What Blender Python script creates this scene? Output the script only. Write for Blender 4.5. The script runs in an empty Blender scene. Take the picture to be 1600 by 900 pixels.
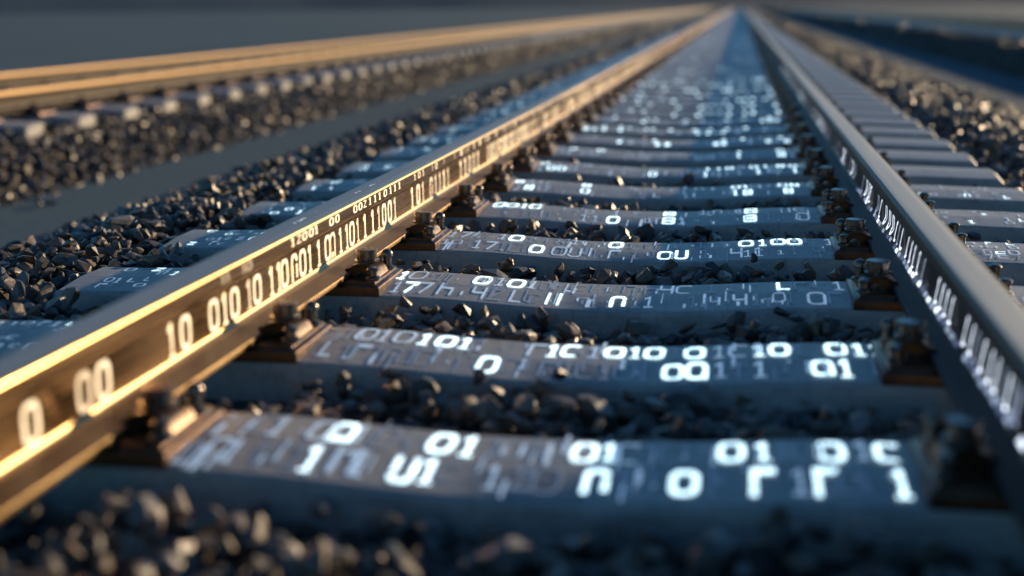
import bpy, bmesh, math, random
import numpy as np
from mathutils import Matrix, Vector

R_ = math.radians
scene = bpy.context.scene
C = scene.collection
random.seed(7)
rng = np.random.default_rng(11)

# ------------------------------------------------------------------ camera, sky, sun, exposure
Z0 = 0.70                      # height of the rail heads of the middle track above the flat ground (z = 0)
CAM = Vector((0.2996, 0.0, 0.5112 + Z0))
YAW, PITCH, ROLL = 0.17148, 0.21340, -0.010366
F_PX = 2026.93 / 1600.0


def cam_axes():
    cy, sy = math.cos(YAW), math.sin(YAW)
    f = Vector((-sy * math.cos(PITCH), cy * math.cos(PITCH), -math.sin(PITCH)))
    r = Vector((cy, sy, 0))
    u = r.cross(f)
    c, s = math.cos(ROLL), math.sin(ROLL)
    return c * r + s * u, -s * r + c * u, f


AX, AY, AF = cam_axes()
cam_data = bpy.data.cameras.new("camera")
cam_data.sensor_width = 36.0
cam_data.lens = 36.0 * F_PX
cam_data.clip_start = 0.05
cam_data.clip_end = 5000.0
cam_data.dof.use_dof = True
cam_data.dof.focus_distance = 3.75
cam_data.dof.aperture_fstop = 1.15
cam = bpy.data.objects.new("camera", cam_data)
C.objects.link(cam)
m = Matrix((AX, AY, -AF)).transposed().to_4x4()
m.translation = CAM
cam.matrix_world = m
scene.camera = cam

SUN_EL, SUN_AZ = R_(11.8), R_(38.0)          # azimuth clockwise from +Y (along the track)
SUN_DIR = Vector((math.sin(SUN_AZ) * math.cos(SUN_EL), math.cos(SUN_AZ) * math.cos(SUN_EL), math.sin(SUN_EL)))
world = bpy.data.worlds.new("World")
scene.world = world
world.use_nodes = True
wn, wl = world.node_tree.nodes, world.node_tree.links
wn.clear()
sky = wn.new("ShaderNodeTexSky")
sky.sky_type = 'NISHITA'
sky.sun_disc = False
sky.sun_elevation = SUN_EL
sky.sun_rotation = SUN_AZ
sky.air_density = 1.0
sky.dust_density = 0.0
sky.ozone_density = 2.5
bg = wn.new("ShaderNodeBackground")
bg.inputs["Strength"].default_value = 0.080
wo = wn.new("ShaderNodeOutputWorld")
tint = wn.new("ShaderNodeMix")
tint.data_type, tint.blend_type = 'RGBA', 'MULTIPLY'
tint.inputs[0].default_value = 1.0
tint.inputs[7].default_value = (.58, .98, 1.22, 1)      # a cool evening sky
wl.new(sky.outputs[0], tint.inputs[6])
wl.new(tint.outputs[2], bg.inputs[0])
wl.new(bg.outputs[0], wo.inputs[0])

sun_data = bpy.data.lights.new("sun", 'SUN')
sun_data.energy = 5.0
sun_data.angle = R_(0.5)
sun_data.color = (1.0, 0.73, 0.44)
sun = bpy.data.objects.new("sun", sun_data)
C.objects.link(sun)
sun.rotation_euler = SUN_DIR.to_track_quat('Z', 'Y').to_euler()
sun.location = (20, 20, 30)

scene.view_settings.view_transform = 'Standard'
scene.view_settings.look = 'None'
scene.view_settings.exposure = 0.58
scene.view_settings.gamma = 1.0
scene.view_settings.use_curve_mapping = False


# ------------------------------------------------------------------ materials
def mat(name, base, rough=0.6, metal=0.0, spec=0.5):
    mt = bpy.data.materials.new(name)
    mt.use_nodes = True
    b = mt.node_tree.nodes["Principled BSDF"]
    b.inputs["Base Color"].default_value = (*base, 1)
    b.inputs["Roughness"].default_value = rough
    b.inputs["Metallic"].default_value = metal
    b.inputs["Specular IOR Level"].default_value = spec
    return mt, mt.node_tree.nodes, mt.node_tree.links, b


def noise(N, L, scale, detail=4.0, rough=0.6, coord="Object", stretch=None):
    tc = N.new("ShaderNodeTexCoord")
    n = N.new("ShaderNodeTexNoise")
    n.inputs["Scale"].default_value = scale
    n.inputs["Detail"].default_value = detail
    n.inputs["Roughness"].default_value = rough
    if stretch:
        mp = N.new("ShaderNodeMapping")
        mp.inputs["Scale"].default_value = stretch
        L.new(tc.outputs[coord], mp.inputs[0])
        L.new(mp.outputs[0], n.inputs["Vector"])
    else:
        L.new(tc.outputs[coord], n.inputs["Vector"])
    return n.outputs["Fac"]


def ramp(N, L, fac, stops):
    r = N.new("ShaderNodeValToRGB")
    e = r.color_ramp.elements
    while len(e) < len(stops):
        e.new(0.5)
    for el, (p, c) in zip(e, stops):
        el.position = p
        el.color = (*c, 1)
    L.new(fac, r.inputs[0])
    return r.outputs[0]


def grey_ramp(N, L, fac, lo, hi, a, b):
    mr = N.new("ShaderNodeMapRange")
    mr.inputs[1].default_value, mr.inputs[2].default_value = lo, hi
    mr.inputs[3].default_value, mr.inputs[4].default_value = a, b
    L.new(fac, mr.inputs[0])
    return mr.outputs[0]


def mixc(N, L, fac, a, b, blend='MIX'):
    mx = N.new("ShaderNodeMix")
    mx.data_type = 'RGBA'
    mx.blend_type = blend
    for s, v in ((mx.inputs[0], fac), (mx.inputs[6], a), (mx.inputs[7], b)):
        if isinstance(v, (int, float)):
            s.default_value = v
        elif isinstance(v, tuple):
            s.default_value = (*v, 1)
        else:
            L.new(v, s)
    return mx.outputs[2]


def bump(N, L, b, height, dist, strength=1.0):
    bp = N.new("ShaderNodeBump")
    bp.inputs["Strength"].default_value = strength
    bp.inputs["Distance"].default_value = dist
    L.new(height, bp.inputs["Height"])
    L.new(bp.outputs[0], b.inputs["Normal"])


def mat_concrete():
    mt, N, L, b = mat("sleeper_concrete", (.2, .19, .18), .62, 0, .5)
    big = noise(N, L, 3.2, 5, .65, "Object")
    fine = noise(N, L, 26, 6, .7, "Object", (.35, 2.2, 1))
    across = noise(N, L, 30, 3, .6, "Object", (2.4, .18, 1))
    c = ramp(N, L, big, [(.3, (.19, .19, .18)), (.55, (.285, .275, .25)), (.75, (.37, .345, .30))])
    c = mixc(N, L, .45, c, ramp(N, L, fine, [(.35, (.17, .17, .165)), (.65, (.40, .385, .355))]))
    c = mixc(N, L, grey_ramp(N, L, across, .52, .7, 0, .4), c, (.12, .12, .125))
    L.new(c, b.inputs["Base Color"])
    L.new(grey_ramp(N, L, fine, .3, .7, .34, .55), b.inputs["Roughness"])
    g = noise(N, L, 160, 3, .6)
    bump(N, L, b, mixc(N, L, .5, fine, g), .0035, .6)
    return mt


def mat_steel(name, lo, hi, rough, metal=.85, streak=(3, .05, 3), spec=.5):
    mt, N, L, b = mat(name, lo, rough, metal, spec)
    st = noise(N, L, 22, 5, .6, "Object", streak)
    pit = noise(N, L, 90, 4, .6)
    c = ramp(N, L, mixc(N, L, .35, st, pit), [(.35, lo), (.65, hi)])
    L.new(c, b.inputs["Base Color"])
    L.new(grey_ramp(N, L, st, .3, .7, rough - .03, rough + .05), b.inputs["Roughness"])
    bump(N, L, b, pit, .0006, .35)
    return mt


def mat_stone():
    mt, N, L, b = mat("ballast_stone", (.05, .05, .05), .5)
    ge = N.new("ShaderNodeNewGeometry")
    c = ramp(N, L, ge.outputs["Random Per Island"],
             [(0, (.020, .020, .023)), (.25, (.046, .045, .046)), (.5, (.090, .074, .060)), (.8, (.140, .104, .072)), (.97, (.16, .155, .15))])
    n = noise(N, L, 55, 5, .7)
    c = mixc(N, L, .6, c, ramp(N, L, n, [(.3, (.4, .4, .4)), (.7, (1.0, 1.0, 1.0))]), 'MULTIPLY')
    L.new(c, b.inputs["Base Color"])
    L.new(grey_ramp(N, L, n, .3, .7, .30, .58), b.inputs["Roughness"])
    bump(N, L, b, n, .003, .5)
    return mt


def mat_bed(name, lo, hi):
    mt, N, L, b = mat(name, lo, .9)
    v = N.new("ShaderNodeTexVoronoi")
    v.inputs["Scale"].default_value = 16
    tc = N.new("ShaderNodeTexCoord")
    L.new(tc.outputs["Object"], v.inputs["Vector"])
    sep = N.new("ShaderNodeSeparateColor")
    L.new(v.outputs["Color"], sep.inputs[0])
    L.new(ramp(N, L, sep.outputs[0], [(.1, lo), (.9, hi)]), b.inputs["Base Color"])
    bump(N, L, b, v.outputs["Distance"], .05, 1.0)
    return mt


def mat_ground():
    mt, N, L, b = mat("ground_clay", (.13, .14, .15), .95, 0, .04)
    n1 = noise(N, L, .12, 6, .6)
    n2 = noise(N, L, 9, 6, .65)
    c = ramp(N, L, n1, [(.35, (.066, .104, .124)), (.65, (.088, .128, .150))])
    c = mixc(N, L, .3, c, ramp(N, L, n2, [(.3, (.038, .060, .072)), (.7, (.10, .145, .17))]))
    L.new(c, b.inputs["Base Color"])
    bump(N, L, b, n2, .01, .5)
    return mt


def emit(name, col, strength, base=(.8, .8, .8)):
    mt, N, L, b = mat(name, base, .6, 0, .3)
    b.inputs["Emission Color"].default_value = (*col, 1)
    # the glow is uneven along each stroke, like worn luminous paint
    n = noise(N, L, 60, 3, .6)
    L.new(grey_ramp(N, L, n, .3, .65, .45 * strength, 1.1 * strength), b.inputs["Emission Strength"])
    return mt


M_conc = mat_concrete()
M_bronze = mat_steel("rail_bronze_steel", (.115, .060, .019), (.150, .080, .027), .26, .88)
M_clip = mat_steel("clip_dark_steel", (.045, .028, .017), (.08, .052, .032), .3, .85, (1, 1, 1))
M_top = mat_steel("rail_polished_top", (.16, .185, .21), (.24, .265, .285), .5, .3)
M_edge = mat_steel("rail_worn_edge_glint", (.46, .30, .125), (.62, .43, .20), .30, .95)  # worn head corner, its sun highlight also put into the pale colour
M_shadedweb = mat_steel("rail_shaded_web", (.010, .011, .013), (.026, .025, .024), .5, .1, spec=.18)  # same steel; shade of the side turned from the sun put into the colour
M_shadededge = mat_steel("rail_shaded_edge", (.02, .019, .018), (.05, .045, .038), .45, .2, spec=.25)  # corner of that rail, likewise darkened in the colour for shade
M_line = mat_steel("rail_foot_highlight", (.24, .155, .068), (.36, .25, .12), .36, .9)  # sun highlights along the foot, put into a brighter colour
M_foot = mat_steel("rail_foot_steel", (.060, .036, .019), (.11, .068, .036), .42, .6)
M_beige = mat_steel("rail_top_sky_glow", (.42, .39, .31), (.50, .465, .38), .48, .25)  # sky glow reflected by this rail's top, put into the colour
M_amber = mat_steel("rail_amber_web", (.018, .011, .006), (.036, .021, .011), .6, .2, spec=.2)
M_ambertop = mat_steel("rail_amber_top", (.21, .130, .055), (.26, .165, .072), .46, .6)
M_rust = mat_steel("plate_rusty_steel", (.055, .030, .017), (.11, .060, .033), .32, .7, (1, 1, 1))
M_bolt = mat_steel("bolt_dark_steel", (.10, .083, .07), (.22, .18, .15), .26, .85, (1, 1, 1))
M_stone = mat_stone()
M_bed = mat_bed("ballast_bed", (.012, .012, .013), (.05, .045, .04))
M_ground = mat_ground()
M_glow = [emit("digit_dim", (.22, .44, .78), .085, (.24, .28, .33)),
          emit("digit_mid", (.45, .70, 1.0), .30, (.45, .5, .55)),
          emit("digit_bright", (.62, .88, 1.0), 1.6, (.8, .8, .8))]
M_gold = [emit("gold_digit_dim", (1.0, .70, .40), .05, (.5, .42, .32)),
          emit("gold_digit_mid", (1.0, .74, .45), .3, (.75, .65, .5)),
          emit("gold_digit_bright", (1.0, .74, .41), .75, (.8, .72, .6))]
M_white = [emit("white_digit_dim", (.5, .6, 1.0), .1, (.3, .3, .4)),
           emit("white_digit_mid", (.72, .80, 1.0), .3, (.6, .6, .7)),
           emit("white_digit_bright", (.80, .88, 1.0), 1.3, (.8, .8, .8))]


# ------------------------------------------------------------------ helpers
def tag(o, label=None, cat=None, group=None, kind=None):
    for k, v in (("label", label), ("category", cat), ("group", group), ("kind", kind)):
        if v:
            o[k] = v
    return o


def link(name, mesh, parent=None, loc=None):
    o = bpy.data.objects.new(name, mesh)
    C.objects.link(o)
    if parent:
        o.parent = parent
    if loc is not None:
        o.location = loc
    return o


def mesh_py(name, verts, faces, mats, fmat=None, smooth=None):
    me = bpy.data.meshes.new(name)
    me.from_pydata([tuple(v) for v in verts], [], faces)
    for mt in (mats if isinstance(mats, (list, tuple)) else [mats]):
        me.materials.append(mt)
    if fmat is not None:
        me.polygons.foreach_set("material_index", fmat)
    if smooth is not None:
        me.shade_smooth()
        me.set_sharp_from_angle(angle=R_(smooth))
    me.update()
    return me


def mesh_bm(name, bm, mt, smooth=None):
    bmesh.ops.recalc_face_normals(bm, faces=bm.faces[:])
    me = bpy.data.meshes.new(name)
    bm.to_mesh(me)
    bm.free()
    me.materials.append(mt)
    if smooth is not None:
        me.shade_smooth()
        me.set_sharp_from_angle(angle=R_(smooth))
    return me


def empty(name, loc):
    o = bpy.data.objects.new(name, None)
    o.empty_display_size = .1
    o.location = loc
    C.objects.link(o)
    return o


def copy_tree(o, parent=None):
    c = o.copy()
    C.objects.link(c)
    if parent:
        c.parent = parent
    for ch in list(o.children):
        copy_tree(ch, c)
    return c


def lathe(bm, prof, n=20, loc=(0, 0, 0), hexa=False):
    rings = []
    for r, z in prof:
        rings.append([bm.verts.new((loc[0] + r * math.cos(2 * math.pi * i / n), loc[1] + r * math.sin(2 * math.pi * i / n), loc[2] + z)) for i in range(n)])
    for a, b in zip(rings, rings[1:]):
        for i in range(n):
            bm.faces.new((a[i], a[(i + 1) % n], b[(i + 1) % n], b[i]))
    bm.faces.new(rings[0][::-1])
    bm.faces.new(rings[-1])


def prism_y(bm, poly, y0, y1):
    a = [bm.verts.new((x, y0, z)) for x, z in poly]
    b = [bm.verts.new((x, y1, z)) for x, z in poly]
    n = len(poly)
    for i in range(n):
        bm.faces.new((a[i], a[(i + 1) % n], b[(i + 1) % n], b[i]))
    bm.faces.new(a[::-1])
    bm.faces.new(b)


# ------------------------------------------------------------------ digits: strokes laid as thin paint on a surface
def rrect(w, h, r, n=4):
    pts = []
    for cx, cy, a0 in ((w - r, h - r, 0), (-w + r, h - r, 90), (-w + r, -h + r, 180), (w - r, -h + r, 270)):
        for i in range(n + 1):
            a = R_(a0 + 90 * i / n)
            pts.append((cx + r * math.cos(a), cy + r * math.sin(a)))
    return pts


def glyph(ch, t=.24):
    """quads of a glyph in a box of width 1 and height 1 about the origin"""
    q = []

    def bar(x0, y0, x1, y1, w=t):
        dx, dy = x1 - x0, y1 - y0
        l = math.hypot(dx, dy) or 1
        nx, ny = -dy / l * w / 2, dx / l * w / 2
        q.append([(x0 + nx, y0 + ny), (x0 - nx, y0 - ny), (x1 - nx, y1 - ny), (x1 + nx, y1 + ny)])

    def ring(w, h, lo=0, hi=1, cy=0):
        o_, i_ = rrect(w, h, min(w, h) * .62), rrect(w - t, h - t * .62, min(w, h) * .40)
        n = len(o_)
        for k in range(n):
            if lo <= k / n < hi:
                a, b = k, (k + 1) % n
                q.append([(o_[a][0], o_[a][1] + cy), (o_[b][0], o_[b][1] + cy), (i_[b][0], i_[b][1] + cy), (i_[a][0], i_[a][1] + cy)])

    if ch == '0':
        ring(.5, .5)
    elif ch == 'a':
        ring(.5, .5)
        bar(.40, .1, .40, -.5)
    elif ch == 'A':
        ring(.5, .5, 0, .52)
        bar(-.38, .2, -.38, -.5)
        bar(.38, .2, .38, -.5)
        bar(-.38, -.38, .2, -.38)
    elif ch == '8':
        ring(.48, .26, 0, 1, .24)
        ring(.48, .26, 0, 1, -.24)
    elif ch in 'Cc':
        ring(.5, .5 if ch == 'C' else .36, .10, .80)
    elif ch == '1':
        bar(.05, -.5, .05, .5)
        bar(.05, .45, -.26, .27, t * .8)
        bar(-.25, -.46, .33, -.46, .09)
    elif ch == 'I':
        bar(0, -.5, 0, .5)
    elif ch == 'J':
        bar(.05, -.5, .05, .5)
        bar(.05, -.45, -.3, -.45, .12)
    elif ch == 'L':
        bar(-.25, -.5, -.25, .5)
        bar(-.25, -.44, .35, -.44, .12)
    elif ch == 'F':
        bar(-.25, -.5, -.25, .5)
        bar(-.25, .42, .45, .42, .15)
    elif ch == 'r':
        bar(-.28, -.5, -.28, .5)
        bar(-.28, .40, .42, .40, .2)
    elif ch == '7':
        bar(-.4, .43, .4, .43, .14)
        bar(.32, .4, -.1, -.5)
    elif ch == 'n':
        ring(.45, .5, 0, .5)
        bar(-.33, .1, -.33, -.5)
        bar(.33, .1, .33, -.4)
    elif ch in 'uU':
        ring(.45, .5, .5, 1)
        bar(-.33, -.1, -.33, .5)
        bar(.33, -.1, .33, .5)
    elif ch == 'h':
        bar(-.35, -.5, -.35, .5)
        bar(-.35, .1, .35, .1, .14)
        bar(.35, .1, .35, -.5)
    elif ch in 'y4':
        bar(-.35, 0, -.35, .5)
        bar(-.35, 0, .35, 0, .14)
        bar(.3, .5, .3, -.5)
    elif ch == 't':
        bar(0, -.5, 0, .5)
        bar(-.4, .25, .4, .25, .14)
    elif ch == 'z':
        bar(-.4, .4, .4, .4, .13)
        bar(.3, .3, -.3, -.35, .13)
        bar(-.4, -.42, .4, -.42, .13)
    return q


def digits_mesh(name, items, place, mats):
    """items: (char, s, t, width, height, level, thickness); place(s, t) -> point on the surface"""
    V, Fc, fm = [], [], []
    for ch, s, t, w, h, lv, th in items:
        for quad in glyph(ch, th):
            k = len(V)
            for (a, b) in quad:
                V.append(place(s + a * w, t + b * h))
            Fc.append((k, k + 1, k + 2, k + 3))
            fm.append(lv)
    return mesh_py(name, V, Fc, mats, fm)


# ------------------------------------------------------------------ the ground, the hills, the ballast beds
def sheet(name, x0, x1, y0, y1, z, mt, nx=1, ny=1):
    V = [(x0 + (x1 - x0) * i / nx, y0 + (y1 - y0) * j / ny, z) for j in range(ny + 1) for i in range(nx + 1)]
    Fc = [(j * (nx + 1) + i, j * (nx + 1) + i + 1, (j + 1) * (nx + 1) + i + 1, (j + 1) * (nx + 1) + i) for j in range(ny) for i in range(nx)]
    return link(name, mesh_py(name, V, Fc, mt))


tag(sheet("ground", -2000, 2000, -60, 3000, 0.0, M_ground), kind='structure')


def added_hills():  # added low range, put in to hide the bright horizon and darken reflections
    mt, N, L, b = mat("added_hill_slate", (.04, .055, .07), .95, 0, .1)
    L.new(ramp(N, L, noise(N, L, .02, 6, .6), [(.3, (.030, .062, .082)), (.7, (.045, .080, .102))]), b.inputs["Base Color"])
    V, Fc = [], []
    n, rows = 160, 5
    for i in range(n + 1):
        a = R_(-80 + 160 * i / n)
        hgt = 34 + 5 * math.sin(i * .21) + 3 * math.sin(i * .47 + 1) + 1.2 * math.sin(i * 1.3)
        for k in range(rows):
            rr = 900 + 90 * k
            V.append((rr * math.sin(a), rr * math.cos(a), -1 + hgt * math.sin(k / (rows - 1) * math.pi / 2)))
    for i in range(n):
        for k in range(rows - 1):
            a = i * rows + k
            Fc.append((a, a + rows, a + rows + 1, a + 1))
    return tag(link("added_hills", mesh_py("added_hills", V, Fc, mt, None, 180)), kind='structure')


added_hills()

Y_END = 320.0
BED = {  # cross-sections (x, z) of the stone surface of each track bed
    'middle': [(-3.44, -.02), (-2.1, .40), (-1.75, .455), (-1.40, .455), (1.38, .455), (1.75, .45), (2.1, .40), (3.50, -.02)],
    'far_west': [(-9.6, -.02), (-8.6, .36), (-8.0, .37), (-4.95, .37), (-4.84, .34), (-4.24, -.02)],
    'far_east': [(4.75, -.02), (5.30, .50), (5.5, .53), (9.0, .53), (9.9, -.02)],
}


def bed_z(key, x):
    p = BED[key]
    return np.interp(x, [a for a, _ in p], [b for _, b in p])


for key in BED:
    V, Fc = [], []
    ys = [-6, 2, 6, 12, 25, 50, 100, Y_END]
    for y in ys:
        V += [(x, y, z - .05) for x, z in BED[key]]
    n = len(BED[key])
    for j in range(len(ys) - 1):
        for i in range(n - 1):
            a = j * n + i
            Fc.append((a, a + 1, a + n + 1, a + n))
    tag(link("ballast_bed", mesh_py("ballast_bed", V, Fc, M_bed)), kind='structure')

# ------------------------------------------------------------------ rails
HB = .1775


def rail_profile():
    """half profile from the middle of the head down to the middle of the base, x >= 0, z relative to the head"""
    p = [(0, 0), (.014, -.0002), (.0310, -.0006)]
    cx, cz, r = .0322, -.0098, .0086
    for a in (75, 60, 45, 30, 15, 0):
        p.append((cx + r * math.cos(R_(a)), cz + r * math.sin(R_(a))))
    p += [(.0408, -.030)]
    for a in (0, -30, -60, -90):
        p.append((.0368 + .004 * math.cos(R_(a)), -.036 + .004 * math.sin(R_(a))))
    p += [(.024, -.046), (.016, -.050)]
    for a in (100, 120, 140, 160, 180):
        p.append((.022 + .013 * math.cos(R_(a)), -.064 + .013 * math.sin(R_(a))))
    p += [(.0088, -.100)]
    for a in (180, 200, 220, 240, 255):
        p.append((.0285 + .0195 * math.cos(R_(a)), -.133 + .0195 * math.sin(R_(a))))
    p += [(.046, -.1585), (.066, -.1625)]
    for a in (70, 35, 0):
        p.append((.067 + .004 * math.cos(R_(a)), -.1665 + .004 * math.sin(R_(a))))
    p += [(.071, -.1745), (.068, -HB), (0, -HB)]
    return p


def make_rail(name, x, ztop, y0, y1, mats=None, head=-.0125):
    half = rail_profile()
    prof = half + [(-a, b) for a, b in half[-2:0:-1]]
    n = len(prof)
    ys = [y0]
    step = 1.2
    while ys[-1] < y1:
        ys.append(min(y1, ys[-1] + step))
        step = min(step * 1.12, 30)
    V = [(a, y, b + HB) for y in ys for a, b in prof]
    Fc, fm = [], []
    for j in range(len(ys) - 1):
        for i in range(n):
            k = (i + 1) % n
            Fc.append((j * n + i, (j + 1) * n + i, (j + 1) * n + k, j * n + k))
            zm = (prof[i][1] + prof[k][1]) / 2
            fm.append(1 if zm > -.0008 else 2 if zm > head else 4 if -.1525 < zm < -.141 or -.171 < zm < -.1632 else 3 if zm < -.1525 else 0)
    Fc.append(tuple(range(n)))
    fm.append(0)
    Fc.append(tuple(range((len(ys) - 1) * n, len(ys) * n))[::-1])
    fm.append(0)
    me = mesh_py(name, V, Fc, (mats or [M_bronze, M_top, M_edge]) + ([mats[0], mats[0]] if mats else [M_foot, M_line]), fm, 35)
    return link(name, me, None, (x, 0, ztop - HB))


XRAIL = .7575
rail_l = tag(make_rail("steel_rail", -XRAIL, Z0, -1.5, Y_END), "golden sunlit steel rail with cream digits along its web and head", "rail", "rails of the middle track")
rail_r = tag(make_rail("steel_rail", XRAIL, Z0, -1.5, Y_END, [M_shadedweb, M_beige, M_shadededge]), "steel rail with a beige top and dark shaded web marked with white digits", "rail", "rails of the middle track")
L2N, L2F, L2Z = -5.44, -7.12, Z0 - .10
R2N, R2F, R2Z = 6.25, 7.85, Z0 + .06
tag(make_rail("steel_rail", L2N, L2Z, -1.5, Y_END, [M_amber, M_ambertop, M_ambertop], -.037), "golden blurred rail just behind the sunlit sleeper ends of the left track", "rail", "rails of the left track")
tag(make_rail("steel_rail", L2F, L2Z, -1.5, Y_END, [M_amber, M_ambertop, M_ambertop], -.037), "golden blurred rail of the left track beside the open grey ground", "rail", "rails of the left track")
tag(make_rail("steel_rail", R2N, R2Z, -1.5, Y_END), "dark blurred rail of the right track above its shaded stone slope", "rail", "rails of the right track")
tag(make_rail("steel_rail", R2F, R2Z, -1.5, Y_END), "dark blurred rail of the right track on the side away from the stone slope", "rail", "rails of the right track")

# digits on the sunlit rail: (character, y, level)
WEB_L = [('0', 1.738, 2), ('0', 1.905, 1), ('0', 1.972, 2), ('1', 2.244, 2), ('0', 2.312, 2), ('0', 2.453, 2), ('1', 2.511, 2), ('0', 2.568, 2),
         ('1', 2.651, 1), ('0', 2.703, 2), ('1', 2.794, 2), ('1', 2.845, 2), ('0', 2.885, 2), ('n', 2.955, 2), ('0', 3.017, 2), ('1', 3.072, 2),
         ('1', 3.144, 2), ('0', 3.219, 2), ('A', 3.262, 1), ('1', 3.333, 2), ('1', 3.392, 2), ('0', 3.441, 2), ('1', 3.498, 1)]
HEAD_L = [('1', 2.434, 0), ('1', 2.46, 0), ('1', 2.548, 0), ('0', 2.58, 0), ('1', 2.862, 2), ('2', 2.907, 2), ('0', 2.95, 2), ('0', 2.999, 2), ('1', 3.038, 2),
          ('0', 3.163, 2), ('0', 3.213, 2), ('0', 3.377, 2), ('0', 3.426, 2), ('z', 3.471, 2), ('1', 3.523, 2), ('1', 3.576, 2), ('1', 3.625, 2),
          ('0', 3.688, 2), ('1', 3.747, 2), ('1', 3.799, 2), ('1', 3.853, 2), ('1', 4.05, 1), ('0', 4.111, 1), ('1', 4.165, 1)]
TOP_L = [('1', -.742, 2.967), ('0', -.744, 3.015), ('0', -.738, 3.06), ('L', -.742, 3.177), ('1', -.744, 3.322), ('1', -.744, 3.393), ('1', -.744, 3.479),
         ('0', -.744, 3.543), ('1', -.744, 3.597), ('1', -.742, 3.64), ('0', -.742, 3.69), ('1', -.741, 3.74), ('1', -.740, 3.79)]
WEB_R = [('1', 2.03, 1), ('0', 2.07, 1), ('1', 2.111, 2), ('1', 2.15, 1), ('1', 2.208, 2), ('1', 2.266, 2), ('1', 2.337, 2), ('1', 2.40, 1), ('1', 2.452, 2), ('1', 2.521, 2),
         ('1', 2.694, 2), ('1', 2.76, 2), ('1', 2.822, 2), ('1', 2.886, 2), ('1', 3.11, 1), ('1', 3.198, 2), ('1', 3.28, 2), ('J', 3.34, 2), ('J', 3.41, 2), ('L', 3.524, 2), ('1', 3.60, 1),
         ('1', 3.659, 2), ('0', 3.763, 2), ('0', 3.85, 2), ('0', 3.944, 2), ('1', 4.07, 2), ('0', 4.17, 1), ('1', 4.386, 2), ('0', 4.45, 2), ('0', 4.544, 2), ('1', 4.65, 1),
         ('0', 5.0, 1), ('0', 5.112, 2), ('1', 5.2, 1)]


def rail_marks():
    r = random.Random(5)
    it = [(c, y, -.102, .050 if c != '1' else .043, .068, lv, .22) for c, y, lv in WEB_L]
    y = 3.57
    while y < 16:
        it.append((r.choice('1101100n'), y, -.102, .047, .068, r.choice((1, 2, 2)), .24))
        y += r.choice((.055, .06, .075, .075, .11, .2)) * (1 + y * .03)
    # the glyphs read left to right as seen from the track's middle; the web is a vertical plane just proud of the steel
    web = digits_mesh("glowing_digits", it, lambda s, t: (.0102, s, t + HB), M_gold)
    link("glowing_digits", web, rail_l)
    hd = [('z' if c == '2' else c, y, -.0225, .036, .021, lv, .26) for c, y, lv in HEAD_L]
    y = 4.3
    while y < 9:
        if r.random() < .6:
            hd.append((r.choice('110100'), y, -.0225, .036, .021, r.choice((0, 1, 2)), .26))
        y += .055 * (1 + y * .02)
    link("head_digits", digits_mesh("head_digits", hd, lambda s, t: (.0416, s, t + HB), M_gold), rail_l)
    tp = [(c, y, x - .006, .042, .034, 1, .22) for c, x, y in TOP_L]
    link("top_digits", digits_mesh("top_digits", tp, lambda s, t: (t + XRAIL, s, HB + .0002 - .0016 * min(1, abs(t + XRAIL) / .026)), M_white), rail_l)
    it = [(c, y, -.101, -.042, .062, lv, .2) for c, y, lv in WEB_R]
    y = 5.3
    while y < 14:
        if r.random() < .7:
            it.append((r.choice('1101000'), y, -.101, -.044, .062, r.choice((0, 1, 2)), .22))
        y += .075 * (1 + y * .03)
    # glint at the junction of web and foot, put in as glowing ticks
    y = 1.9
    while y < 4.8:
        if r.random() < .75:
            it.append(('I', y, -.140 + .004 * r.random(), -.05, .010, r.choice((0, 1, 1, 2)), .8))
        y += .055

    def place_r(s, t):
        return (-.0102 - (max(0, -.115 - t) * .55 if t < -.115 else 0), s, t + HB)
    link("glowing_digits", digits_mesh("glowing_digits", it, place_r, M_white), rail_r)


rail_marks()

# ------------------------------------------------------------------ sleepers
SEAT = -.197                      # rail seat below the rail head
SL_H = .215
SPACING, FIRST_Y = .6424, 1.99
HALF_L = 1.50                     # west half; the east end stops at END_E
END_E = 1.42


def top_dip(x):
    a = abs(x)
    t = min(1, max(0, (.56 - a) / .5))
    d = -.024 * t * t * (3 - 2 * t)
    if a > 1.05:
        d -= .010 * min(1, (a - 1.05) / .3)
    return d


def top_z(x, y):
    z = SL_H + top_dip(x)
    if y < 0:
        z -= .013 * min(1, -y / .125)
    return z


def sleeper_mesh(name, detail=True):
    prof = [(.150, 0), (.145, .08), (.139, .202), (.136, .2105), (.129, .215), (.002, .215), (0, .2149),
            (-.1255, .2022), (-.133, .1975), (-.137, .190), (-.147, .08), (-.154, 0)]
    if not detail:
        prof = [(.150, 0), (.138, .205), (.125, .215), (0, .215), (-.12, .203), (-.138, .190), (-.154, 0)]
    xs = [-HALF_L, -HALF_L + .006, -HALF_L + .02]
    k = 30 if detail else 10
    xs += [-1.46 + 2.84 * i / k for i in range(k + 1)]
    xs += [END_E - .02, END_E - .006, END_E]
    V, Fc = [], []
    for x in xs:
        e = HALF_L + x if x < 0 else END_E - x
        ins = .014 * (1 - min(1, e / .02)) ** 2
        for y, z in prof:
            zz = z + top_dip(x) * (z / .215)
            V.append((x, y * (1 - ins * 4), zz - (ins if z > .15 else 0)))
    n = len(prof)
    for i in range(len(xs) - 1):
        for j in range(n - 1):
            a = i * n + j
            Fc.append((a, a + 1, a + n + 1, a + n))
    Fc.append(tuple(range(n))[::-1])
    Fc.append(tuple(range((len(xs) - 1) * n, len(xs) * n)))
    me = mesh_py(name, V, Fc, M_conc, None, 24)
    return me


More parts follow.
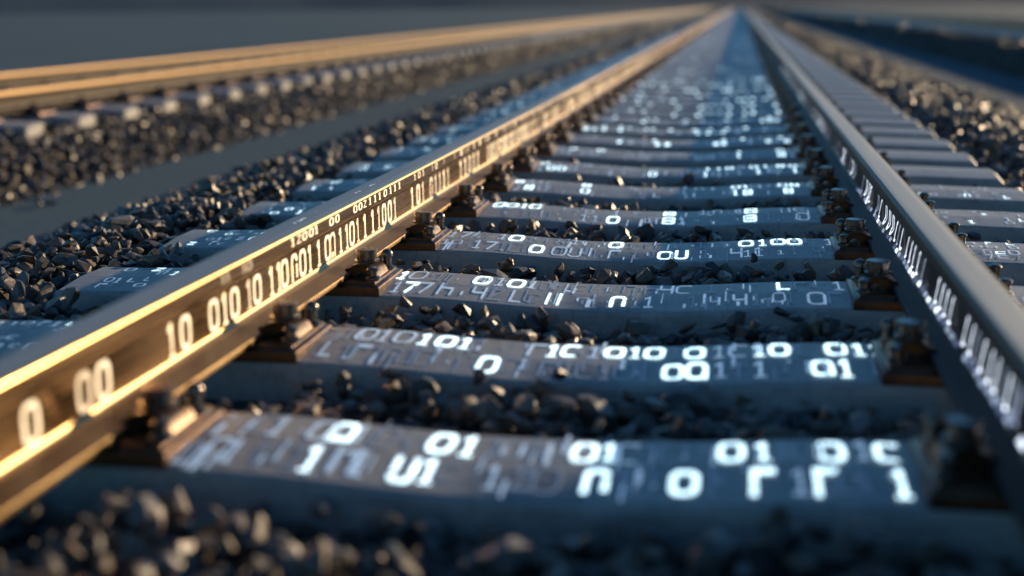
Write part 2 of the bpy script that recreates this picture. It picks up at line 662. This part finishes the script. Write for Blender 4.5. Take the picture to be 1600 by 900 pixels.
ROWS = {
0: [[('1', -0.513, 0), ('0', -0.492, 0), ('1', -0.468, 1), ('0', -0.389, 1), ('A', -0.353, 2), ('1', -0.325, 1), ('0', -0.28, 0), ('0', -0.179, 2), ('1', -0.135, 2), ('1', -0.09, 0), ('0', -0.055, 0), ('1', -0.02, 0), ('0', 0.014, 0), ('0', 0.065, 2), ('1', 0.104, 2), ('C', 0.137, 1), ('1', 0.175, 0), ('0', 0.21, 0), ('0', 0.307, 2), ('1', 0.355, 2), ('1', 0.39, 0), ('0', 0.424, 0), ('0', 0.466, 2), ('1', 0.512, 1), ('C', 0.554, 2), ('1', 0.598, 0)], [('n', -0.535, 1), ('1', -0.508, 1), ('1', -0.455, 0), ('1', -0.371, 2), ('1', -0.395, 0), ('n', -0.315, 1), ('1', -0.29, 1), ('U', -0.215, 2), ('1', -0.175, 2), ('c', -0.14, 0), ('1', -0.07, 1), ('z', -0.02, 0), ('0', 0.018, 0), ('n', 0.096, 2), ('1', 0.134, 0), ('0', 0.165, 0), ('0', 0.236, 2), ('1', 0.275, 0), ('r', 0.355, 2), ('1', 0.412, 1), ('r', 0.449, 2), ('0', 0.489, 0), ('1', 0.559, 2)]],
1: [[('1', -0.535, 0), ('0', -0.497, 1), ('1', -0.456, 1), ('0', -0.41, 1), ('1', -0.365, 2), ('0', -0.314, 2), ('1', -0.274, 2), ('1', -0.239, 0), ('F', -0.118, 1), ('1', -0.08, 2), ('C', -0.037, 2), ('1', 0.008, 1), ('0', 0.055, 2), ('1', 0.097, 2), ('0', 0.142, 2), ('1', 0.182, 0), ('0', 0.228, 2), ('1', 0.275, 1), ('C', 0.319, 1), ('1', 0.36, 2), ('0', 0.404, 2), ('C', 0.461, 0), ('0', 0.519, 2), ('1', 0.562, 2), ('1', 0.598, 2)], [('1', -0.507, 0), ('r', -0.475, 1), ('1', -0.436, 0), ('n', -0.404, 0), ('1', -0.366, 0), ('0', -0.334, 0), ('0', -0.199, 2), ('0', -0.15, 0), ('r', -0.076, 0), ('1', -0.033, 0), ('C', 0.01, 0), ('1', 0.048, 0), ('0', 0.086, 0), ('1', 0.124, 0), ('0', 0.185, 2), ('a', 0.235, 2), ('1', 0.28, 1), ('t', 0.319, 0), ('1', 0.361, 1), ('a', 0.485, 2), ('1', 0.528, 2)]],
2: [[('1', -0.577, 2), ('0', -0.533, 1), ('1', -0.478, 0), ('1', -0.444, 0), ('0', -0.356, 2), ('1', -0.311, 1), ('0', -0.267, 2), ('1', -0.224, 1), ('c', -0.098, 0), ('r', 0.036, 0), ('4', 0.132, 1), ('C', 0.177, 1), ('1', 0.245, 0), ('1', 0.295, 0), ('L', 0.431, 2), ('r', 0.474, 0), ('c', 0.526, 0), ('1', 0.568, 1)], [('1', -0.565, 1), ('7', -0.53, 2), ('7', -0.49, 1), ('h', -0.433, 1), ('y', -0.345, 1), ('z', -0.3, 0), ('L', -0.245, 1), ('c', -0.202, 0), ('I', -0.165, 2), ('I', -0.137, 2), ('n', 0.016, 2), ('1', 0.06, 0), ('1', 0.091, 1), ('1', 0.202, 0), ('4', 0.322, 1), ('1', 0.362, 0), ('a', 0.508, 1), ('r', 0.552, 0)]],
3: [[('1', -0.578, 1), ('7', -0.538, 1), ('1', -0.418, 1), ('0', -0.373, 2), ('n', -0.26, 0), ('0', -0.058, 2), ('1', -0.013, 0), ('n', 0.052, 0), ('L', 0.134, 0), ('1', 0.203, 0), ('0', 0.339, 2), ('1', 0.388, 2), ('0', 0.436, 2), ('0', 0.486, 2), ('c', 0.532, 0), ('1', 0.585, 1)], [('1', -0.478, 1), ('7', -0.436, 1), ('1', -0.398, 0), ('C', -0.35, 0), ('0', -0.293, 2), ('0', -0.221, 1), ('u', -0.173, 1), ('1', -0.113, 0), ('r', -0.056, 1), ('1', 0.01, 0), ('0', 0.1, 2), ('u', 0.15, 2), ('1', 0.217, 0), ('4', 0.31, 1), ('1', 0.376, 1)]],
4: [[('0', -0.543, 2), ('0', -0.495, 2), ('1', -0.452, 2), ('0', -0.411, 2), ('r', -0.253, 0), ('1', -0.117, 1), ('8', 0.074, 2), ('1', 0.119, 0), ('1', 0.32, 1), ('8', 0.36, 2), ('c', 0.531, 1)], [('1', -0.497, 0), ('1', -0.343, 0), ('1', -0.223, 1), ('0', -0.118, 2), ('8', 0.078, 2), ('1', 0.121, 1), ('8', 0.358, 2), ('1', 0.416, 0), ('0', 0.534, 1)]],
5: [[('8', -0.574, 2), ('1', -0.537, 1), ('0', -0.503, 1), ('1', -0.464, 0), ('8', -0.296, 2), ('1', -0.115, 0), ('1', -0.025, 0), ('0', 0.077, 0), ('0', 0.305, 2), ('1', 0.345, 2), ('0', 0.382, 1), ('0', 0.49, 2), ('8', 0.535, 2), ('1', 0.591, 1)], [('1', -0.561, 1), ('8', -0.515, 2), ('0', -0.46, 1), ('1', -0.415, 0), ('0', -0.29, 2), ('1', -0.161, 0), ('1', 0.305, 2), ('8', 0.352, 2), ('1', 0.405, 0), ('8', 0.508, 2)]],
6: [[('0', -0.564, 2), ('0', -0.515, 1), ('1', -0.406, 0), ('8', -0.363, 1), ('0', -0.062, 1), ('1', 0.179, 2), ('1', 0.23, 2), ('8', 0.278, 2), ('1', 0.334, 1), ('0', 0.385, 2), ('1', 0.435, 2), ('8', 0.503, 2), ('0', 0.555, 2), ('0', 0.603, 1)], [('0', -0.517, 2), ('0', -0.47, 2), ('0', -0.421, 1), ('0', -0.059, 2), ('1', 0.172, 2), ('0', 0.22, 1), ('1', 0.266, 1), ('1', 0.32, 1), ('1', 0.401, 2), ('0', 0.481, 1), ('1', 0.561, 2)]],
7: [[('0', -0.576, 1), ('0', -0.512, 2), ('0', -0.461, 1), ('0', -0.369, 2), ('1', -0.164, 1), ('8', -0.045, 1), ('1', 0.32, 2), ('0', 0.521, 2), ('0', 0.57, 1)], [('0', -0.531, 1), ('1', -0.454, 1), ('0', -0.392, 1), ('0', -0.148, 1), ('0', 0.124, 1), ('1', 0.317, 2), ('8', 0.521, 2)]],
}


def place_top(s, t):
    return (s, t, top_z(s, t) + .0022)


def sleeper_digits(k, rows, seed):
    """back row on the flat rear half of the top, front row on its sloping front half, faint worn marks all over, glowing runs outside the rails"""
    r = random.Random(seed)
    it = []
    for ri, row in enumerate(rows):
        tc, hh = ((.068, .098), (-.056, .094))[ri]
        for ch, x, lv in row:
            wide = {'1': .040, 'I': .034}.get(ch, .047)
            if k in (5, 6, 7):
                wide, hh = wide * .82, .078
            elif k > 7:
                ch, wide, hh = 'I', r.uniform(.028, .046), r.uniform(.04, .075)
            th = (.13, .17, .235)[lv] if k < 2 else (.12, .14, .20)[lv]
            it.append((ch, x + r.uniform(-.002, .002), tc + r.uniform(-.004, .004), wide, hh * r.uniform(.88, 1.04), lv, th if k < 8 else .62))
        used = [x for _, x, _ in row]
        x = -.58
        while x < .6:                         # faint worn characters between the bright ones
            if min(abs(x - u) for u in used) > .026 and r.random() < .62:
                it.append((r.choice('110110nrcL'), x, tc + r.uniform(-.02, .02), r.uniform(.025, .045), hh * r.uniform(.3, .95), r.choice((0, 0, 0, 1)), .12))
            x += r.uniform(.022, .042)
        for _ in range(44):                   # short ticks and thin streaks
            it.append(('I', r.uniform(-.58, .6), tc + r.uniform(-.045, .045), r.uniform(.012, .03), r.choice((.006, .012, .03, .06, .09)), r.choice((0, 0, 1, 1)), r.uniform(.12, .4)))
    for side in ((-1, 1) if k < 6 else (-1,)):
        for tc in (.068, -.056):
            x = .86
            while x < (HALF_L - .07 if side < 0 else 1.34):
                if r.random() < (.85 if side < 0 else .6):
                    for dt in (-.026, .026):
                        if r.random() < .8:
                            it.append((r.choice('10101nrc7Lz'), side * x, tc + dt + r.uniform(-.006, .006), r.uniform(.022, .036), r.uniform(.025, .046), r.choice((0, 1, 1, 2)), .16))
                x += r.uniform(.026, .046)
    return digits_mesh("glowing_digits", it, place_top, M_glow)


def random_rows(seed, faint=False):
    r = random.Random(seed)
    rows = []
    for _ in range(2):
        row, x = [], -.58
        while x < .6:
            p = .40 if x < .1 else .75
            if r.random() < p:
                row.append((r.choice('0011088n'), x, r.choices((0, 1, 2), (6, 3, 1) if faint else (3, 4, 5))[0]))
            x += r.uniform(.042, .06)
        rows.append(row or [('0', .3, 1)])
    return rows


SL_LABEL = [
    "grey concrete sleeper across the bottom of the photo with big glowing 01 and C",
    "grey concrete sleeper with a long bright row 10101010 ending in 011",
    "grey concrete sleeper with thin glowing 1010 on its left half, third from the bottom",
    "grey concrete sleeper with sharp thin 0100 glowing near its right end",
    "grey concrete sleeper with a lone bright 0010 beside the left fastening and two small 8s",
    "grey concrete sleeper with square white clusters near each end, sixth from the bottom",
    "grey concrete sleeper with short bright bars on its right half, seventh from the bottom",
    "grey concrete sleeper with a few soft pale dots, eighth from the bottom of the photo",
]
N_MAIN = 130
SL_MESH = sleeper_mesh("concrete_sleeper")
SL_FAR = sleeper_mesh("concrete_sleeper_far", False)
variants = [sleeper_digits(20, random_rows(100 + i, i > 5), 200 + i) for i in range(12)]
for k in range(N_MAIN):
    y = FIRST_Y + SPACING * k + (0 if k < 8 else random.uniform(-.012, .012))
    far = k > 24
    o = link("concrete_sleeper", SL_FAR if far else SL_MESH, None, (0, y, Z0 + SEAT - SL_H))
    lab = SL_LABEL[k] if k < len(SL_LABEL) else (
        "grey concrete sleeper blurred behind the eight readable ones, speckled with pale blue dots" if k < 30 else
        "tiny blurred grey sleeper of the middle track near the vanishing point")
    tag(o, lab, "sleeper", "concrete sleepers of the middle track")
    if k < 48:
        me = sleeper_digits(k, ROWS[k], 40 + k) if k in ROWS else (variants[(k * 5 + k // 6) % 6] if k < 18 else variants[6 + (k * 5 + k // 6) % 6])
        link("glowing_digits", me, o)

L2_Y0, L2_STEP, N_L2 = 7.43, .80, 75
for k in range(N_L2):
    o = link("concrete_sleeper", SL_FAR, None, (L2N - .84 + (-4.80 - (L2N - .84) - HALF_L), L2_Y0 + L2_STEP * k, L2Z + SEAT - SL_H))
    tag(o, "blurred concrete sleeper of the left track with a sunlit pale end" if k < 16 else "tiny blurred concrete sleeper of the left track, merging with others far away",
        "sleeper", "concrete sleepers of the left track")
for k in range(40):
    o = link("concrete_sleeper", SL_FAR, None, ((R2N + R2F) / 2, 17.0 + .8 * k, R2Z + SEAT - SL_H))
    tag(o, "dark blurred concrete sleeper of the shaded right track", "sleeper", "concrete sleepers of the right track")


def far_sleepers():
    vs = np.array([v.co[:] for v in SL_FAR.vertices])
    fs = [tuple(p.vertices) for p in SL_FAR.polygons]
    V, Fc = [], []
    for x, z, y0, y1, st in ((0, Z0, FIRST_Y + SPACING * N_MAIN, 230, SPACING), (L2N - .84, L2Z, L2_Y0 + L2_STEP * N_L2, 200, .8), ((R2N + R2F) / 2, R2Z, 49, 150, .8)):
        y = y0
        while y < y1:
            b = len(V)
            V += [tuple(q) for q in vs + np.array([x, y, z + SEAT - SL_H])]
            Fc += [tuple(i + b for i in f) for f in fs]
            y += st
    tag(link("distant_sleepers", mesh_py("distant_sleepers", V, Fc, M_conc)), "grey bands of sleepers merging at the far end of the tracks", "sleepers", None, 'stuff')


far_sleepers()


# ------------------------------------------------------------------ rail fastenings
def make_fastening(out):
    """out: +1 or -1, the side away from the track's middle, where the plate is longer"""
    root = empty("rail_fastening", (0, 0, 0))
    bm = bmesh.new()
    # chamfered base plate under the rail foot
    x0, y0, y1, zt = .166, -.132, .118, .0185
    xa, xb = (-x0, .222) if out > 0 else (-.222, x0)
    lo = [(xa, y0), (xb, y0), (xb, y1), (xa, y1)]
    c = .014
    hi = [(xa + c, y0 + c), (xb - c, y0 + c), (xb - c, y1 - c), (xa + c, y1 - c)]
    rings = [[bm.verts.new((x, y, z)) for x, y in r] for r, z in ((lo, -.016), (lo, .006), ([(a * .985, b * .985) for a, b in lo], .0095), (hi, .0135), (hi, zt))]
    for a, b in zip(rings, rings[1:]):
        for i in range(4):
            bm.faces.new((a[i], a[(i + 1) % 4], b[(i + 1) % 4], b[i]))
    bm.faces.new(rings[0][::-1])
    bm.faces.new(rings[-1])
    bmesh.ops.bevel(bm, geom=bm.edges[:], offset=.0015, segments=1, affect='EDGES')
    link("base_plate", mesh_bm("base_plate", bm, M_rust, 30), root)

    HS = .60
    clip_poly = [(a, .0187 + (b - .0187) * .72) for a, b in [(.044, .0335), (.049, .040), (.062, .047), (.076, .061), (.088, .066), (.112, .066), (.126, .058), (.138, .040), (.146, .0187),
                 (.127, .0187), (.121, .034), (.112, .043), (.102, .043), (.093, .034), (.088, .0187), (.0745, .0187), (.073, .030), (.060, .0315)]]
    bm = bmesh.new()
    prism_y(bm, clip_poly, -.058, .044)
    bmesh.ops.bevel(bm, geom=[e for e in bm.edges if abs(e.verts[0].co.y - e.verts[1].co.y) < 1e-6], offset=.003, segments=2, affect='EDGES')
    clip = mesh_bm("clip", bm, M_clip, 40)
    bm = bmesh.new()
    lathe(bm, [(.034, .0662), (.034, .071), (.029, .0722), (.0265, .0735), (.0265, .106), (.0290, .1070), (.0290, .1150), (.0268, .1185), (.013, .1195), (.004, .120)], 22, (.100, -.004, .0530 - .0662 + .0001))
    for v in bm.verts:
        v.co.z = .053 + (v.co.z - .053) * HS
    nut = mesh_bm("clamp_nut", bm, M_bolt, 35)
    scr = []
    for yy, hh in ((-.080, .55), (.062, 1.15)):
        bm = bmesh.new()
        lathe(bm, [(.021, .0187), (.021, .024), (.017, .027), (.0125, .029), (.0120, .029 + .020 * hh), (.0165, .030 + .021 * hh), (.0165, .030 + .028 * hh), (.012, .030 + .035 * hh), (.005, .030 + .038 * hh)], 16, (.137, yy, 0))
        scr.append(mesh_bm("coach_screw", bm, M_bolt, 40))
    osc = []
    for yy, hh in ((-.075, .80), (.060, 1.05)):
        bm = bmesh.new()
        lathe(bm, [(.021, .0187), (.021, .024), (.017, .027), (.0125, .029), (.0120, .029 + .024 * hh), (.0165, .030 + .025 * hh), (.0165, .030 + .031 * hh), (.012, .030 + .035 * hh), (.005, .030 + .037 * hh)], 16, (.190, yy, 0))
        osc.append(mesh_bm("coach_screw", bm, M_bolt, 40))
    inner = 0 if out < 0 else 1                    # 0: towards +x, 1: towards -x
    for s in (0, 1):
        pair = scr if s == inner else osc
        for nm, me in (("clip", clip), ("clamp_nut", nut), ("coach_screw", pair[0]), ("coach_screw", pair[1])):
            o = link(nm, me, root)
            if s:
                o.scale = (-1, 1, 1)
    return root


FAST = {-1: make_fastening(-1), 1: make_fastening(1)}
NEAR_NAMES = ["big glowing 01 and C", "long bright row 10101010 011", "thin glowing 1010", "sharp thin 0100", "lone bright 0010", "square white clusters", "row of short bright bars", "few soft pale dots"]
N_FAST = 60
for k in range(N_FAST):
    for s in (-1, 1):
        o = FAST[s] if k == 0 else copy_tree(FAST[s])
        o.location = (s * XRAIL, FIRST_Y + SPACING * k, Z0 + SEAT)
        side = "rusty fastening under the golden rail" if s < 0 else "dark fastening under the beige-topped rail"
        if k < 8:
            lab = side + ", on the sleeper with " + NEAR_NAMES[k]
        else:
            lab = ("blurred rail fastening under the golden rail" if s < 0 else "blurred dark fastening under the beige-topped rail") + ", beyond the readable sleepers"
        tag(o, lab, "rail fastening", "fastenings under the golden rail" if s < 0 else "fastenings under the rail with the beige top")
for k in range(36):
    for x in (L2N, L2F):
        o = copy_tree(FAST[1 if x == L2N else -1])
        o.location = (x, L2_Y0 + L2_STEP * k, L2Z + SEAT)
        tag(o, "blurred brown fastening under the left track's rail above the sunlit sleeper ends" if x == L2N else "blurred brown fastening under the left track's rail beside the open ground",
            "rail fastening", "fastenings of the left track near rail" if x == L2N else "fastenings of the left track far rail")

# ------------------------------------------------------------------ ballast: broken stones, each a faceted hull
def hull_bank(n, pts):
    bank = []
    r = np.random.default_rng(3 + pts)
    for _ in range(n):
        bm = bmesh.new()
        p = r.normal(size=(pts, 3)) * np.array([1, 1, 1.25])
        p /= np.linalg.norm(p, axis=1)[:, None]
        p *= r.uniform(.8, 1.0, size=(pts, 1))
        p *= np.array([1.15, r.uniform(.6, .95), r.uniform(.38, .75)])
        vs = [bm.verts.new(tuple(q)) for q in p]
        res = bmesh.ops.convex_hull(bm, input=vs)
        bmesh.ops.delete(bm, geom=[v for v in bm.verts if not v.link_faces], context='VERTS')
        bmesh.ops.triangulate(bm, faces=bm.faces[:])
        bm.verts.ensure_lookup_table()
        bm.verts.index_update()
        bank.append((np.array([v.co[:] for v in bm.verts]), np.array([[v.index for v in f.verts] for f in bm.faces])))
        bm.free()
    return bank


BANK_FINE = hull_bank(70, 16)
BANK_MID = hull_bank(40, 12)
BANK_FAR = hull_bank(20, 7)


def rot_mats(n):
    q = rng.normal(size=(n, 4))
    q /= np.linalg.norm(q, axis=1)[:, None]
    w, x, y, z = q.T
    return np.stack([np.stack([1 - 2 * (y * y + z * z), 2 * (x * y - z * w), 2 * (x * z + y * w)], -1),
                     np.stack([2 * (x * y + z * w), 1 - 2 * (x * x + z * z), 2 * (y * z - x * w)], -1),
                     np.stack([2 * (x * z - y * w), 2 * (y * z + x * w), 1 - 2 * (x * x + y * y)], -1)], 1)


def stones_mesh(name, batches):
    VV, FF, base = [], [], 0
    for pos, size, bank in batches:
        n = len(pos)
        which = rng.integers(0, len(bank), n)
        for b in range(len(bank)):
            idx = np.nonzero(which == b)[0]
            if not len(idx):
                continue
            v, f = bank[b]
            rm = rot_mats(len(idx))
            pv = np.einsum('nij,vj->nvi', rm, v) * size[idx][:, None, None]
            pv[:, :, 2] *= .85
            pv += pos[idx][:, None, :]
            ff = f[None] + (base + np.arange(len(idx)) * len(v))[:, None, None]
            VV.append(pv.reshape(-1, 3))
            FF.append(ff.reshape(-1, 3))
            base += len(idx) * len(v)
    V = np.concatenate(VV).astype(np.float32)
    Fa = np.concatenate(FF).astype(np.int32)
    me = bpy.data.meshes.new(name)
    me.vertices.add(len(V))
    me.vertices.foreach_set("co", V.ravel())
    me.loops.add(Fa.size)
    me.loops.foreach_set("vertex_index", Fa.ravel())
    me.polygons.add(len(Fa))
    me.polygons.foreach_set("loop_start", np.arange(0, Fa.size, 3, dtype=np.int32))
    me.materials.append(M_stone)
    me.update(calc_edges=True)
    me.shade_flat()
    return me


def scatter(key, x0, x1, y0, y1, sp, smin, smax, drop=0.0, jz=.02):
    nx, ny = int((x1 - x0) / sp), int((y1 - y0) / sp)
    gx, gy = np.meshgrid(np.arange(nx), np.arange(ny))
    x = x0 + (gx.ravel() + rng.uniform(-.1, 1.1, gx.size)) * sp
    y = y0 + (gy.ravel() + rng.uniform(-.1, 1.1, gx.size)) * sp
    size = smin + (smax - smin) * rng.beta(1.6, 2.6, gx.size)
    z = bed_z(key, x) - size * .55 + rng.normal(0, jz, gx.size) - drop
    # what the photograph could see, with a wide margin
    d = np.stack([x - CAM.x, y - CAM.y, z - CAM.z], -1)
    dep = d @ np.array(AF)
    u = d @ np.array(AX) / np.maximum(dep, .05) * F_PX
    w = d @ np.array(AY) / np.maximum(dep, .05) * F_PX
    keep = (dep > .3) & (np.abs(u) < .62 + .5 / np.maximum(dep, .3)) & (w > -.42 - .3 / np.maximum(dep, .3))
    keep &= rng.random(gx.size) < .97
    if key == 'middle':
        inside = (x > -HALF_L + .01) & (x < END_E - .01)
        ph = (y - FIRST_Y) / SPACING
        near = np.abs(ph - np.round(ph)) * SPACING
        on = inside & (near < .150 + size * .62) & (np.round(ph) >= 0)
        keep &= ~on
        # a little lower in the cribs between the sleepers, heaped against some sleepers' ends
        crib = inside
        z = np.where(crib, z + .007 - .03 * np.clip((y - 4.5) / 3, 0, 1) - .022 * np.clip((.56 - np.abs(x)) / .5, 0, 1) + .018 * np.sin(x * 5.1 + np.round(ph) * 2.3), z)
        outer = (np.abs(x) > .9) & (np.abs(x) < 1.62)
        z = np.where(outer, z - .022 - .02 * (x > 0), z)
        # some banked against the ends in the west, near the viewer
        heap = (x < -1.34) & (x > -1.9) & (y < 5.5)
        z = np.where(heap, z + .030, z)
        under = (np.abs(np.abs(x) - XRAIL) < .1)
        z = np.where(under, z - .035, z)
        keep &= ~((np.abs(np.abs(x) - XRAIL) < .27) & (near < .175 + size * .8) & (np.round(ph) >= 0))
    if key == 'far_west':
        ph = (y - L2_Y0) / L2_STEP
        near = np.abs(ph - np.round(ph)) * L2_STEP
        on = (x < -4.76) & (near < .17)
        keep &= ~on
        z = np.where(x < -4.74, z - .018, z)
    return np.stack([x, y, z], -1)[keep], size[keep]


def batches(key, spec):
    out = []
    for (x0, x1, y0, y1, sp, a, b, drop, bank) in spec:
        p, s = scatter(key, x0, x1, y0, y1, sp, a, b, drop)
        out.append((p, s, bank))
    return out


mb = batches('middle', [
    (-3.40, 3.5, 1.2, 5.5, .040, .019, .046, 0, BANK_FINE), (-2.6, 2.6, 1.2, 5.5, .070, .034, .066, .0, BANK_FINE),
    (-3.40, 3.5, 5.5, 12, .052, .028, .062, 0, BANK_MID), (-3.40, 3.5, 12, 26, .060, .030, .056, 0, BANK_MID),
    (-3.40, 3.5, 26, 75, .13, .05, .085, 0, BANK_FAR)])
tag(link("ballast_stones", stones_mesh("ballast_stones", mb)), "dark crushed stone heaped between and beside the sleepers of the middle track", "ballast", None, 'stuff')
lb = batches('far_west', [
    (-5.6, -4.2, 5.5, 16, .058, .036, .085, 0, BANK_MID), (-8.6, -5.6, 6, 18, .075, .03, .055, 0, BANK_FAR),
    (-8.6, -4.2, 16, 34, .075, .035, .065, 0, BANK_FAR), (-8.6, -4.2, 34, 80, .15, .05, .09, 0, BANK_FAR)])
tag(link("ballast_stones", stones_mesh("ballast_stones", lb)), "crushed stone slope below the sunlit sleeper ends of the left track", "ballast", None, 'stuff')
rb = batches('far_east', [(4.7, 9.5, 12, 40, .085, .035, .065, 0, BANK_FAR), (4.7, 9.5, 40, 90, .17, .06, .1, 0, BANK_FAR)])
tag(link("ballast_stones", stones_mesh("ballast_stones", rb)), "dark shaded crushed stone slope of the right track", "ballast", None, 'stuff')

for i, (x, y, s, lab) in enumerate(((-3.98, 7.55, .055, "larger blurred stone lying alone on the grey ground strip by the left edge"),
                                    (-4.10, 7.62, .035, "smaller blurred stone lying on the grey ground strip beside a larger one"))):
    me = stones_mesh("loose_stone", [(np.array([[0, 0, s * .5]]), np.array([s]), BANK_FINE)])
    tag(link("loose_stone", me, None, (x, y, 0)), lab, "stone", "loose stones on the ground strip")
